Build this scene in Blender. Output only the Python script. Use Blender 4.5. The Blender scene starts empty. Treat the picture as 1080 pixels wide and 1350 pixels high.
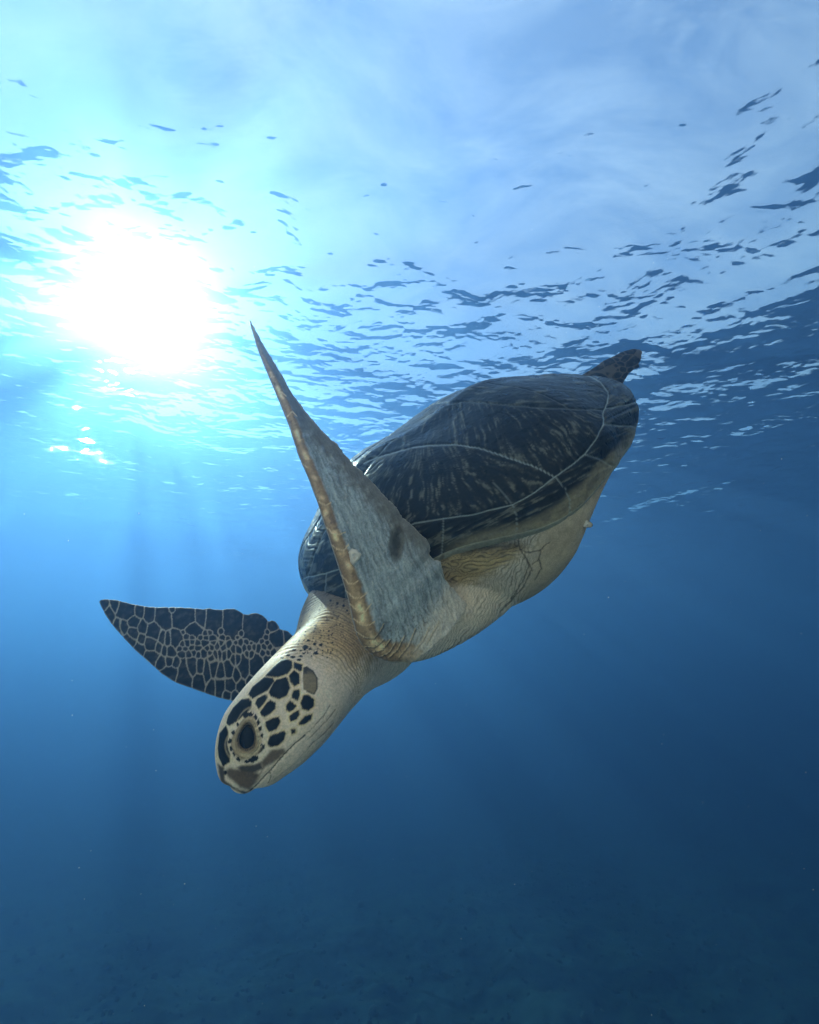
import bpy, math, random
import numpy as np
from mathutils import Vector, Matrix, noise, kdtree
sc = bpy.context.scene
COL = sc.collection

# ---------------------------------------------------------------- camera
PITCH = 23.4
cam_d = bpy.data.cameras.new('camera'); cam = bpy.data.objects.new('camera', cam_d); COL.objects.link(cam)
cam_d.sensor_fit = 'VERTICAL'; cam_d.sensor_height = 36.0; cam_d.lens = 16.0
cam_d.clip_start = 0.02; cam_d.clip_end = 400
cam.location = (0, 0, 0); cam.rotation_euler = (math.radians(90 + PITCH), 0, 0)
sc.camera = cam
# ---------------------------------------------------------------- world, sun, exposure
SUN_EL, SUN_AZ = 40.5, -38.4        # azimuth from +Y, towards +X positive
w = bpy.data.worlds.new('World'); sc.world = w; w.use_nodes = True
nt = w.node_tree; nt.nodes.clear()
sky = nt.nodes.new('ShaderNodeTexSky'); sky.sky_type = 'NISHITA'; sky.sun_disc = False
sky.sun_elevation = math.radians(SUN_EL); sky.sun_rotation = math.radians(SUN_AZ)
sky.dust_density = .15; sky.air_density = 1.0; sky.ozone_density = 2.0
bg = nt.nodes.new('ShaderNodeBackground'); bg.inputs['Strength'].default_value = 0.050
wo = nt.nodes.new('ShaderNodeOutputWorld')
# thin streaky cloud over the blue
tcw = nt.nodes.new('ShaderNodeTexCoord'); mpw = nt.nodes.new('ShaderNodeMapping'); mpw.inputs['Scale'].default_value = (2.2, 5.0, 3.0); mpw.inputs['Rotation'].default_value = (0, 0, .6)
nzw = nt.nodes.new('ShaderNodeTexNoise'); nzw.inputs['Scale'].default_value = 1.6; nzw.inputs['Detail'].default_value = 7; nzw.inputs['Roughness'].default_value = .62; nzw.inputs['Distortion'].default_value = .8
mrw = nt.nodes.new('ShaderNodeMapRange'); mrw.inputs[1].default_value = .35; mrw.inputs[2].default_value = .75; mrw.inputs[3].default_value = .10; mrw.inputs[4].default_value = .62
mxw = nt.nodes.new('ShaderNodeMix'); mxw.data_type = 'RGBA'; mxw.inputs[7].default_value = (5.0, 5.3, 5.9, 1)
nt.links.new(tcw.outputs['Generated'], mpw.inputs[0]); nt.links.new(mpw.outputs[0], nzw.inputs['Vector']); nt.links.new(nzw.outputs[0], mrw.inputs[0]); nt.links.new(mrw.outputs[0], mxw.inputs[0])
nt.links.new(sky.outputs[0], mxw.inputs[6]); nt.links.new(mxw.outputs[2], bg.inputs[0]); nt.links.new(bg.outputs[0], wo.inputs[0])
sd = bpy.data.lights.new('sun', 'SUN'); sd.energy = 5.0; sd.angle = math.radians(0.5); sd.color = (1, .89, .75)
sun = bpy.data.objects.new('sun', sd); COL.objects.link(sun)
e, a = math.radians(SUN_EL), math.radians(SUN_AZ)
sdir = Vector((math.cos(e) * math.sin(a), math.cos(e) * math.cos(a), math.sin(e)))
sun.rotation_euler = sdir.to_track_quat('Z', 'Y').to_euler()
sc.view_settings.view_transform = 'Standard'; sc.view_settings.look = 'None'
sc.view_settings.exposure = 2.6; sc.view_settings.gamma = 1.0; sc.view_settings.use_curve_mapping = False
cy = sc.cycles
cy.max_bounces = 10; cy.diffuse_bounces = 3; cy.glossy_bounces = 3; cy.transmission_bounces = 4
cy.volume_bounces = 1; cy.transparent_max_bounces = 12
cy.use_denoising = True; cy.sample_clamp_indirect = 6.0
cy.caustics_reflective = False; cy.caustics_refractive = True
cy.use_light_tree = False

def mat(name):
    m = bpy.data.materials.new(name); m.use_nodes = True; m.node_tree.nodes.clear(); return m
class G:
    """small node-graph helper"""
    def __init__(s, m): s.t = m.node_tree; s.out = s.t.nodes.new('ShaderNodeOutputMaterial')
    def n(s, typ, ins=None, **kw):
        nd = s.t.nodes.new(typ)
        for k, v in kw.items(): setattr(nd, k, v)
        for k, v in (ins or {}).items():
            if hasattr(v, 'links') or isinstance(v, bpy.types.NodeSocket): s.t.links.new(v, nd.inputs[k])
            else: nd.inputs[k].default_value = v
        return nd
    def math(s, op, a, b=0.5, c=0.0, clamp=False):
        nd = s.t.nodes.new('ShaderNodeMath'); nd.operation = op; nd.use_clamp = clamp
        for i, v in enumerate((a, b, c)):
            if isinstance(v, bpy.types.NodeSocket): s.t.links.new(v, nd.inputs[i])
            else: nd.inputs[i].default_value = v
        return nd.outputs[0]
    def mix(s, f, a, b):
        nd = s.t.nodes.new('ShaderNodeMix'); nd.data_type = 'RGBA'
        for k, v in ((0, f), (6, a), (7, b)):
            if isinstance(v, bpy.types.NodeSocket): s.t.links.new(v, nd.inputs[k])
            else: nd.inputs[k].default_value = v
        return nd.outputs[2]
    def rng(s, v, a, b, c=0., d=1., smooth=True):
        nd = s.t.nodes.new('ShaderNodeMapRange'); nd.interpolation_type = 'SMOOTHSTEP' if smooth else 'LINEAR'
        s.t.links.new(v, nd.inputs[0])
        for i, x in enumerate((a, b, c, d)): nd.inputs[i + 1].default_value = x
        return nd.outputs[0]
    def link(s, a, b): s.t.links.new(a, b)
def mesh_obj(name, verts, faces, m=None, parent=None, smooth=True, link=True):
    me = bpy.data.meshes.new(name)
    verts = np.asarray(verts, np.float32); faces = np.asarray(faces, np.int32)
    k = faces.shape[1]
    me.vertices.add(len(verts)); me.vertices.foreach_set('co', verts.ravel())
    me.loops.add(faces.size); me.loops.foreach_set('vertex_index', faces.ravel())
    me.polygons.add(len(faces)); me.polygons.foreach_set('loop_start', np.arange(0, faces.size, k, dtype=np.int32))
    me.polygons.foreach_set('loop_total', np.full(len(faces), k, np.int32))
    me.update(calc_edges=True)
    if smooth: me.polygons.foreach_set('use_smooth', np.ones(len(faces), bool))
    if m: me.materials.append(m)
    o = bpy.data.objects.new(name, me)
    if link: COL.objects.link(o)
    if parent: o.parent = parent
    return o
def grid_faces(nu, nv, wrap_v=False):
    i = np.arange(nu - 1)[:, None]; j = np.arange(nv if wrap_v else nv - 1)[None, :]
    j2 = (j + 1) % nv
    return np.stack([i * nv + j, i * nv + j2, (i + 1) * nv + j2, (i + 1) * nv + j], -1).reshape(-1, 4)
# numpy value noise (tileless, smooth)
def vhash(ix, iy, iz, seed):
    h = (ix.astype(np.int64) * 374761393 + iy.astype(np.int64) * 668265263 + iz.astype(np.int64) * 2147483647 + seed * 974634777) & 0xffffffff
    h = ((h ^ (h >> 13)) * 1274126177) & 0xffffffff
    return ((h ^ (h >> 16)) & 0xffffff) / float(0xffffff)
def vnoise(x, y, z=None, seed=0):
    x = np.asarray(x, float); y = np.asarray(y, float); z = np.zeros_like(x) if z is None else np.asarray(z, float)
    fx, fy, fz = np.floor(x), np.floor(y), np.floor(z); tx, ty, tz = x - fx, y - fy, z - fz
    tx, ty, tz = [t * t * t * (t * (t * 6 - 15) + 10) for t in (tx, ty, tz)]
    r = 0
    for dx in (0, 1):
        for dy in (0, 1):
            for dz in (0, 1):
                r = r + vhash(fx + dx, fy + dy, fz + dz, seed) * (tx if dx else 1 - tx) * (ty if dy else 1 - ty) * (tz if dz else 1 - tz)
    return r * 2 - 1
def fbm(x, y, z=None, seed=0, oct=4, lac=2.03, gain=.5):
    r = 0; a = 1
    for o in range(oct):
        r = r + a * vnoise(x * lac ** o, y * lac ** o, None if z is None else z * lac ** o, seed + o * 17); a *= gain
    return r

# ---------------------------------------------------------------- water body (haze)
SURF, BED = 3.6, -3.9
hz = mat('sea_water_volume'); g = G(hz)
wat = g.n('ShaderNodeVolumePrincipled', {'Color': (.000, .082, .250, 1), 'Density': .192, 'Anisotropy': .58, 'Absorption Color': (.0, .12, .20, 1)}).outputs[0]
part_ = g.n('ShaderNodeVolumePrincipled', {'Color': (.49, .46, .43, 1), 'Density': .0270, 'Anisotropy': .915, 'Absorption Color': (0, 0, 0, 1)}).outputs[0]
g.link(g.n('ShaderNodeAddShader', {0: wat, 1: part_}).outputs[0], g.out.inputs['Volume'])
R = 70
bx = [(x, y, z) for x in (-R, R) for y in (-R, R) for z in (BED - 1.2, SURF + .35)]
haze = mesh_obj('haze', bx, [(0, 1, 3, 2), (4, 6, 7, 5), (0, 4, 5, 1), (2, 3, 7, 6), (0, 2, 6, 4), (1, 5, 7, 3)], hz, smooth=False)
haze['kind'] = 'stuff'; haze['label'] = 'clear blue sea water fading to deep blue'

# ---------------------------------------------------------------- water surface seen from below
N = 900
s = np.linspace(-1, 1, N); ax = np.sign(s) * (np.abs(s) * 9 + np.abs(s) ** 4 * 70)
X, Y = np.meshgrid(ax, ax + 3.0, indexing='ij')
def waves(X, Y):
    z = 0
    rr = np.random.RandomState(5)
    # wind sea: many trains about one direction, the crests warped
    wx = X + .9 * fbm(X * .35, Y * .35, seed=3, oct=3); wy = Y + .9 * fbm(X * .35 + 9, Y * .35, seed=4, oct=3)
    for k in range(26):
        lam = .40 * 1.16 ** k if k < 18 else .40 * 1.16 ** (k - 4)
        th = math.radians(62) + rr.normal(0, .55)
        amp = .0040 * lam ** .95 * (1 if lam < 2 else 1.0)
        z = z + amp * np.sin((wx * math.cos(th) + wy * math.sin(th)) * 2 * math.pi / lam + rr.uniform(0, 6.28))
    return z
Z = SURF + waves(X, Y)
ws = mat('sea_surface_from_below'); g = G(ws)
co = g.n('ShaderNodeNewGeometry').outputs['Position']
mp = g.n('ShaderNodeMapping', {'Vector': co, 'Rotation': (0, 0, math.radians(-28)), 'Scale': (1.0, 1.75, 1)}).outputs[0]
n1 = g.n('ShaderNodeTexNoise', {'Vector': mp, 'Scale': 2.3, 'Detail': 2.5, 'Roughness': .5, 'Distortion': .2}).outputs[0]
n2 = g.n('ShaderNodeTexNoise', {'Vector': mp, 'Scale': .6, 'Detail': 3.0, 'Roughness': .5, 'Distortion': .3}).outputs[0]
hgt = g.math('ADD', g.math('MULTIPLY', n1, .085), g.math('MULTIPLY', n2, .10))
bmp = g.n('ShaderNodeBump', {'Height': hgt, 'Strength': 1.0, 'Distance': 1.0}).outputs[0]
lw = g.n('ShaderNodeLayerWeight', {'Normal': bmp}).outputs['Facing']
cosi = g.math('SUBTRACT', 1.0, lw)
tr = g.rng(cosi, .58, .66)
trn = g.n('ShaderNodeBsdfTransparent', {'Color': (1, 1, 1, 1)}).outputs[0]
refr = g.n('ShaderNodeBsdfRefraction', {'Color': (1, 1, 1, 1), 'IOR': 1.12, 'Roughness': .26, 'Normal': bmp}).outputs[0]
thr = g.n('ShaderNodeMixShader', {0: .042, 1: trn, 2: refr}).outputs[0]
gl = g.n('ShaderNodeBsdfGlossy', {'Color': (1, 1, 1, 1), 'Roughness': .03, 'Normal': bmp}).outputs[0]
refb = g.n('ShaderNodeBsdfRefraction', {'Color': (1, 1, 1, 1), 'IOR': 1.33, 'Roughness': .07, 'Normal': bmp}).outputs[0]
thr = g.n('ShaderNodeMixShader', {0: .16, 1: thr, 2: refb}).outputs[0]
g.link(g.n('ShaderNodeMixShader', {0: tr, 1: gl, 2: thr}).outputs[0], g.out.inputs['Surface'])
V = np.stack([X, Y, Z], -1).reshape(-1, 3)
surf = mesh_obj('water_surface', V, grid_faces(N, N), ws)
surf['kind'] = 'structure'

# ---------------------------------------------------------------- seabed
NB = 500
s = np.linspace(-1, 1, NB); ax = np.sign(s) * (np.abs(s) * 14 + np.abs(s) ** 4 * 52)
X, Y = np.meshgrid(ax, ax + 5, indexing='ij')
Z = BED + .10 * fbm(X * .5, Y * .5, seed=21, oct=3) + .05 * fbm(X * 2.5, Y * 2.5, seed=22, oct=4)
# unseen bank added behind the camera, pale to bounce sunlight onto the turtle
bounce_rise = np.clip((-.42 - .22 * X - Y + .25 * fbm(X * .8, Y * .8, seed=25, oct=2)) / 2.0, 0, 1)
Z = Z + (SURF - BED - .6) * (bounce_rise * bounce_rise * (3 - 2 * bounce_rise)) ** .6
sb = mat('algae_sand_and_bounce_bank'); g = G(sb)
co = g.n('ShaderNodeNewGeometry').outputs['Position']
a1 = g.n('ShaderNodeTexNoise', {'Vector': co, 'Scale': 1.1, 'Detail': 8.0, 'Roughness': .65}).outputs[0]
a2 = g.n('ShaderNodeTexNoise', {'Vector': co, 'Scale': 9.0, 'Detail': 5.0, 'Roughness': .7}).outputs[0]
f = g.rng(g.math('ADD', g.math('MULTIPLY', a1, .6), g.math('MULTIPLY', a2, .4)), .42, .60)
c = g.mix(f, (.008, .020, .014, 1), (.034, .062, .046, 1))
sz = g.n('ShaderNodeSeparateXYZ', {0: co}).outputs[2]
c = g.mix(g.rng(g.math('ADD', sz, g.math('MULTIPLY', a1, .8)), BED + .9, BED + 1.8), c, g.mix(a2, (.80, .62, .48, 1), (.86, .72, .58, 1)))  # pale warm tone of the added bank, chosen for its bounce light
g.link(g.n('ShaderNodeBsdfPrincipled', {'Base Color': c, 'Roughness': .95}).outputs[0], g.out.inputs['Surface'])
bed = mesh_obj('seabed', np.stack([X, Y, Z], -1).reshape(-1, 3), grid_faces(NB, NB), sb)
bed['kind'] = 'structure'

# rubble and algae tufts lying on the bed: too many and too small to count
rs0 = np.random.RandomState(11); tv = []; tf = []; nt0 = 0
for k in range(5200):
    yy = 4.5 + 15 * rs0.rand() ** .8; xx = rs0.uniform(-1, 1) * yy * 1.05; r = rs0.uniform(.015, .05) * (1 + .9 * (rs0.rand() > .93))
    i_ = int(np.clip(np.searchsorted(ax, xx), 1, NB - 1)); j_ = int(np.clip(np.searchsorted(ax + 5, yy), 1, NB - 1)); zz = Z[i_, j_]
    a0 = rs0.uniform(0, 6.28); hh0 = r * rs0.uniform(.4, 1.3)
    base = [(xx + r * rs0.uniform(.6, 1.2) * math.cos(a0 + q * 1.257), yy + r * rs0.uniform(.5, 1.1) * math.sin(a0 + q * 1.257), zz - .01) for q in range(5)]
    mid = [(xx + (p_[0] - xx) * .75 + rs0.uniform(-.2, .2) * r, yy + (p_[1] - yy) * .75, zz + hh0 * .7) for p_ in base]
    tv += base + mid + [(xx + rs0.uniform(-.4, .4) * r, yy, zz + hh0)]
    for q in range(5):
        q2 = (q + 1) % 5; tf += [(nt0 + q, nt0 + q2, nt0 + 5 + q2), (nt0 + q, nt0 + 5 + q2, nt0 + 5 + q), (nt0 + 5 + q, nt0 + 5 + q2, nt0 + 10)]
    nt0 += 11
rbm = mat('rubble_and_algae'); g = G(rbm); co = g.n('ShaderNodeNewGeometry').outputs['Position']
rn = g.n('ShaderNodeTexNoise', {'Vector': co, 'Scale': 3.5, 'Detail': 2.}).outputs[0]
g.link(g.n('ShaderNodeBsdfPrincipled', {'Base Color': g.mix(g.rng(rn, .42, .60), (.006, .010, .008, 1), (.07, .085, .06, 1)), 'Roughness': .9}).outputs[0], g.out.inputs['Surface'])
rub = mesh_obj('seabed_rubble', tv, tf, rbm, smooth=False); rub['kind'] = 'stuff'; rub['label'] = 'small dark rubble and algae tufts scattered over the seabed'
# drifting specks in the water
tv = []; tf = []; nt0 = 0
oct_ = [(1, 0, 0), (-1, 0, 0), (0, 1, 0), (0, -1, 0), (0, 0, 1), (0, 0, -1)]; of_ = [(0, 2, 4), (2, 1, 4), (1, 3, 4), (3, 0, 4), (2, 0, 5), (1, 2, 5), (3, 1, 5), (0, 3, 5)]
for k in range(420):
    yy = rs0.uniform(.7, 4.5); xx = rs0.uniform(-1, 1) * yy; zz = rs0.uniform(-.5, 1.6) * yy; r = rs0.uniform(.0005, .0013) * (1 + 1.2 * (rs0.rand() > .95))
    tv += [(xx + a * r * rs0.uniform(.5, 1.4), yy + b * r * rs0.uniform(.5, 1.4), zz + c_ * r * rs0.uniform(.5, 1.4)) for a, b, c_ in oct_]; tf += [tuple(nt0 + q for q in t_) for t_ in of_]; nt0 += 6
spm = mat('pale_speck'); g = G(spm); g.link(g.n('ShaderNodeBsdfPrincipled', {'Base Color': (.75, .72, .65, 1), 'Roughness': .6}).outputs[0], g.out.inputs['Surface'])
spk_ = mesh_obj('drifting_specks', tv, tf, spm); spk_['kind'] = 'stuff'; spk_['label'] = 'fine pale specks drifting in the water'

# ================================================================ SEA TURTLE
# Turtle frame: x forward (head), y to its left side, z dorsal.  C0 / AX place it in the water.
FPX = 600.0
pr_ = math.radians(PITCH)
CAMW = np.array([[1, 0, 0], [0, -math.sin(pr_), math.cos(pr_)], [0, math.cos(pr_), math.sin(pr_)]])   # rows: right, up, forward
C0 = np.array([.1335, .0799, .8838])
AX = np.array([[-.8208, -.4931, -.2883], [.4278, -.1962, -.8823], [-.3785, .8476, -.372]])      # rows: x, y, z axes (right, up, forward)
_u, _s, _v = np.linalg.svd(AX); AX = _u @ _v
def at(px, py, d): return np.stack([(np.asarray(px, float) - 540) / FPX * d, (675 - np.asarray(py, float)) / FPX * d, np.asarray(d, float) + 0 * np.asarray(px, float)], -1)
def to_local(P): return (P - C0) @ AX.T
def loc(px, py, d): return to_local(at(px, py, d))
def chart(P):                     # reference chart of a point of the turtle (its side view)
    Q = P @ AX + C0
    return np.stack([540 + FPX * Q[..., 0] / Q[..., 2], 675 - FPX * Q[..., 1] / Q[..., 2]], -1)
def cr(keys, n):                  # Catmull-Rom through rows of keys, by chord length
    k = np.asarray(keys, float); 
    if k.ndim == 1: k = k[:, None]
    t = np.linspace(0, len(k) - 1, n); i = np.clip(t.astype(int), 0, len(k) - 2); f = (t - i)[:, None]
    p1, p2 = k[i], k[i + 1]; p0 = np.where((i > 0)[:, None], k[np.maximum(i - 1, 0)], 2 * p1 - p2); p3 = np.where((i < len(k) - 2)[:, None], k[np.minimum(i + 2, len(k) - 1)], 2 * p2 - p1)
    return .5 * ((2 * p1) + (-p0 + p2) * f + (2 * p0 - 5 * p1 + 4 * p2 - p3) * f ** 2 + (-p0 + 3 * p1 - 3 * p2 + p3) * f ** 3)
def poly_resample(pts, n):
    p = np.asarray(pts, float); d = np.r_[0, np.cumsum(np.linalg.norm(np.diff(p, axis=0), axis=1))]; t = np.linspace(0, d[-1], n)
    return np.stack([np.interp(t, d, p[:, i]) for i in range(p.shape[1])], 1)
def unit(v): return v / np.maximum(np.linalg.norm(v, axis=-1, keepdims=True), 1e-9)
def seg_dist(P, line):            # distance of 2D points to a polyline
    d = np.full(P.shape[:-1], 1e9); L = np.asarray(line, float)
    for a, b in zip(L[:-1], L[1:]):
        ab = b - a; t = np.clip(((P - a) @ ab) / (ab @ ab + 1e-12), 0, 1)
        d = np.minimum(d, np.linalg.norm(P - (a + t[..., None] * ab), axis=-1))
    return d
def poly_sd(P, poly):             # signed distance (negative inside)
    L = np.asarray(list(poly) + [poly[0]], float); d = seg_dist(P, L); ins = np.zeros(P.shape[:-1], bool)
    x, y = P[..., 0], P[..., 1]
    for (x0, y0), (x1, y1) in zip(L[:-1], L[1:]):
        c = ((y0 > y) != (y1 > y)) & (x < (x1 - x0) * (y - y0) / (y1 - y0 + 1e-12) + x0); ins ^= c
    return np.where(ins, -d, d)
def sstep(a, b, x): t = np.clip((x - a) / (b - a), 0, 1); return t * t * (3 - 2 * t)
def mixc(a, b, t): return a * (1 - t[..., None]) + np.asarray(b, float) * t[..., None]

# ---------------------------------------------------------------- shell outline functions
KN = np.array([-1, -.8, -.5, -.15, .2, .55, .85, 1.])
QW = np.array([0.054, 0.008, -0.064, -0.019, -0.033, -0.262, -0.221, -0.073]); QH = np.array([-0.017, -0.022, -0.076, -0.20, -0.39, -0.37, -0.30, 0.0])
QD = np.array([0.008, -0.007, -0.061, -0.146, 0.123, 0.08, 0.018, -0.007]); QZ = np.array([0.004, 0.005, 0.010, 0.035, 0.030, 0.028, -0.014, -0.03])
def spl(k, u):
    m = np.gradient(k, KN); i = np.clip(np.searchsorted(KN, u) - 1, 0, len(KN) - 2); h = KN[i + 1] - KN[i]; t = (u - KN[i]) / h
    return (2 * t ** 3 - 3 * t ** 2 + 1) * k[i] + (t ** 3 - 2 * t ** 2 + t) * h * m[i] + (-2 * t ** 3 + 3 * t ** 2) * k[i + 1] + (t ** 3 - t ** 2) * h * m[i + 1]
cl = lambda x: np.clip(x, 0, 1)
def shell_shape(u):
    w = .2945 * np.where(u > .15, cl(1 - cl((u - .15) / .85) ** 2.267) ** .52, cl(1 - cl((.15 - u) / 1.15) ** 1.6885) ** .8) * np.exp(spl(QW, u))
    h = .185 * np.where(u > .2, cl(1 - cl((u - .2) / .8) ** 2.2) ** .6, cl(1 - cl((.2 - u) / 1.2) ** 1.9) ** .85) * np.exp(spl(QH, u))
    d = .115 * np.where(u > .3, cl(1 - cl((u - .3) / .7) ** 3) ** .5, cl(1 - cl((.3 - u) / 1.3) ** 1.8) ** .9) * np.exp(spl(QD, u))
    return w, h, d, spl(QZ, u) - .03 * (1 - u ** 2)
HL = .39

class Loft:                       # rings P[i, j]; s = i / (ni - 1), phi index j
    def __init__(s, P, part, near=None, cap=True):
        s.P = P; s.ni, s.nj = P.shape[:2]; s.part = part
        s.near = np.ones(P.shape[:2], bool) if near is None else near
        tw = P[:, (-np.arange(s.nj)) % s.nj]                    # mirrored twin about phi = 0
        s.ref = np.where(s.near[..., None], chart(P), chart(tw))
        s.S = np.repeat(np.linspace(0, 1, s.ni)[:, None], s.nj, 1); s.PH = np.repeat((np.arange(s.nj) / s.nj)[None], s.ni, 0)
    def mesh(s):
        v = s.P.reshape(-1, 3); f = grid_faces(s.ni, s.nj, True)
        c0, c1 = s.P[0].mean(0), s.P[-1].mean(0); n = len(v); v = np.vstack([v, c0, c1]); j = np.arange(s.nj); j2 = (j + 1) % s.nj
        t0 = np.stack([np.full(s.nj, n), j2, j, np.full(s.nj, n)], 1)[:, :3]; t1 = np.stack([np.full(s.nj, n + 1), (s.ni - 1) * s.nj + j, (s.ni - 1) * s.nj + j2], 1)
        return v, f, np.vstack([t0, t1])

# ---------------------------------------------------------------- head and neck rings: top, bottom (side view), distance, half width
HN = [  # Tx Ty  Bx By  d  w  squareness
 (317,1037, 328,1041, .528, .006), (305,1032, 341,1036, .528, .019), (296,1024, 360,1031, .530, .028), (289,1008, 378,1021, .532, .034),
 (287, 988, 396,1009, .536, .040), (291, 962, 413, 994, .542, .047), (300, 939, 428, 979, .550, .053), (316, 918, 441, 963, .560, .057),
 (334, 898, 453, 947, .574, .059), (353, 877, 465, 932, .594, .060), (371, 857, 478, 918, .620, .062), (388, 838, 492, 904, .652, .066),
 (398, 815, 509, 894, .692, .074), (404, 790, 535, 882, .735, .086), (420, 765, 560, 855, .775, .10), (450, 745, 600, 840, .81, .10)]
HN = np.array(HN, float)
NI, NJ = 230, 240
k = cr(HN, NI); T = loc(k[:, 0], k[:, 1], k[:, 4]); B = loc(k[:, 2], k[:, 3], k[:, 4]); Cc = (T + B) / 2
up = T - B; hh_ = np.linalg.norm(up, axis=1) / 2; up = unit(up); tan = unit(np.gradient(Cc, axis=0)); lat = unit(np.cross(up, tan))
view = unit(-(C0 @ AX.T))                     # local direction towards the camera from the turtle's middle
lat = np.where((lat[:, 1] > 0)[:, None], lat, -lat)
ph = np.arange(NJ) / NJ * 2 * math.pi                   # 0 = dorsal midline, towards the left side first
cph, sph = np.cos(ph), np.sin(ph)
ex = np.interp(np.linspace(0, 1, NI), [0, .15, .35, .6, .8, 1], [.95, .86, .80, .84, .95, 1.])[:, None]
P = Cc[:, None] + up[:, None] * (np.sign(cph) * np.abs(cph) ** ex * hh_[:, None])[..., None] + lat[:, None] * (np.sign(sph) * np.abs(sph) ** ex * k[:, 5][:, None])[..., None]
# snout narrows upwards, cheeks wider below the eye
near = np.repeat((sph >= 0)[None], NI, 0)
head = Loft(P, 0, near)
# push features: brow ridge, eye socket, jaw line
ref = head.ref; nrm_lat = lat[:, None] * np.sign(sph)[None, :, None]
EYE = np.array([326., 971.]); ea = math.radians(8)
ex_ = (ref[..., 0] - EYE[0]) * math.cos(ea) + (ref[..., 1] - EYE[1]) * math.sin(ea); ey_ = -(ref[..., 0] - EYE[0]) * math.sin(ea) + (ref[..., 1] - EYE[1]) * math.cos(ea)
er = np.sqrt((ex_ / 1.0) ** 2 + (ey_ / 1.55) ** 2)
side = np.abs(sph)[None, :] ** 1.0
dz = .0035 * np.exp(-((er - 15) / 5.5) ** 2) - .0060 * sstep(13, 7, er)
mouth = [(330, 1042), (339, 1034), (348, 1024), (358, 1014), (368, 1002), (378, 991), (390, 979), (402, 969)]
dm = seg_dist(ref, mouth); dz = dz - .0022 * np.exp(-(dm / 1.5) ** 2) 
below = poly_sd(ref, [(330, 1046), (339, 1034), (358, 1014), (378, 991), (402, 969), (440, 980), (400, 1060)])
dz = dz - .0016 * sstep(0, -4, below)
head.P = head.P + nrm_lat * (dz * side)[..., None]

# ---------------------------------------------------------------- torso (bridge, belly, plastron) under the carapace
NU, NT = 330, 300
u = np.sin(np.linspace(-math.pi / 2, math.pi / 2, NU)); w, h, d, zm = shell_shape(u)
d = d * np.interp(u, [-1, -.7, -.45, -.2, .1, .4, .7, .9, 1], [.28, .28, .28, .70, 1.38, 1.66, 1.36, .95, .5])
w, h, d = [np.maximum(q, .004) for q in (w, h, d)]
t = np.arange(NT) / NT * 2 * math.pi
ct, st_ = np.cos(t), np.sin(t)
Yt = np.where(ct >= 0, w[:, None] * st_ * .985, w[:, None] * np.sign(st_) * np.abs(st_) ** .9 * .985)
Zt = np.where(ct >= 0, np.maximum(h[:, None] * np.abs(ct) ** .9 - .022, -.004), -d[:, None] * np.abs(ct) ** np.interp(u, [-1, -.3, .1, 1], [1.1, 1.0, .8, .7])[:, None]) + zm[:, None] - .004
P = np.stack([np.repeat((u * HL * .97)[:, None], NT, 1), Yt, Zt], -1)
torso = Loft(P, 1, np.repeat((st_ >= 0)[None], NU, 0))

# ---------------------------------------------------------------- flippers: edges in side view with distances
def flipper(lead, trail, dl, dt, th, part, n=300, nj=120, camber=.0, thk=.22):
    a = poly_resample(lead, n); b = poly_resample(trail, n); q = np.linspace(0, 1, n)
    A = loc(a[:, 0], a[:, 1], np.interp(q, *dl)); Bp = loc(b[:, 0], b[:, 1], np.interp(q, *dt))
    ch = Bp - A; cl_ = np.linalg.norm(ch, axis=1); chu = unit(ch)
    ax_ = unit(np.gradient((A + Bp) / 2, axis=0)); nn = unit(np.cross(chu, ax_)); nn = np.where((nn @ view > 0)[:, None], nn, -nn)
    thk_ = np.interp(q, *th)
    f = np.arange(nj) / nj * 2 * math.pi; c = .5 - .5 * np.cos(f)             # 0 lead .. 1 trail
    prof = np.sin(f)                                                      # thickness distribution: fat leading edge, thin trailing edge
    fat = (1 - c) ** .55 * (c + .03) ** .5 * 1.6 + .10
    side_ = np.sign(prof)
    tt = np.minimum(fat, 1.25) * np.abs(prof) ** .35 * side_
    P = A[:, None] + ch[:, None] * c[None, :, None] + nn[:, None] * (tt[None] * np.minimum(thk_, cl_ * .45 + .002)[:, None] * .5 + camber * np.sin(c * math.pi)[None] * cl_[:, None])[..., None]
    return Loft(P, part)
near_lead = [(329,423),(339,456),(348,480),(356,498),(370,530),(383,563),(394,600),(407,630),(419,662),(430,697),(441,730),(449,755),(458,785),(464,811),(470,838),(480,855),(493,866),(512,873),(535,874)]
near_trail = [(330,423),(346,453),(361,476),(370,492),(385,519),(407,549),(430,574),(445,586),(449,592),(467,613),(485,629),(507,654),(522,669),(530,682),(540,689),(552,702),(562,710),(567,718),(566,731),(572,738),(581,740),(583,752),(587,764),(600,778),(618,796)]
FL = flipper(near_lead, near_trail, ([0, .3, .6, .85, 1], [.60, .565, .545, .560, .60]), ([0, .3, .6, .85, 1], [.602, .60, .60, .615, .65]),
             ([0, .08, .3, .6, .85, 1], [.003, .008, .016, .024, .034, .05]), 2, n=330, nj=140, camber=-.015)
far_top = [(131,791),(141,790),(151,790),(158,792),(167,795),(182,798),(198,801),(214,801),(231,800),(246,801),(259,802),(268,804),(276,801),(285,804),(292,805),(299,802),(309,801),(317,806),(321,811),(328,812),(332,808),(339,807),(346,810),(351,816),(354,822),(358,817),(364,818),(367,824),(366,831),(371,830),(379,830),(385,840),(400,850),(425,852)]
far_bot = [(131,793),(137,806),(148,823),(162,839),(178,856),(195,871),(214,888),(231,899),(259,909),(287,919),(312,925),(345,930),(380,928),(410,915),(440,900)]
far_top = [tuple(q) for q in np.asarray(far_top, float) * .6 + .4 * np.array([np.mean(np.asarray(far_top, float)[max(0, i - 2):i + 3], axis=0) for i in range(len(far_top))])]
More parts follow.
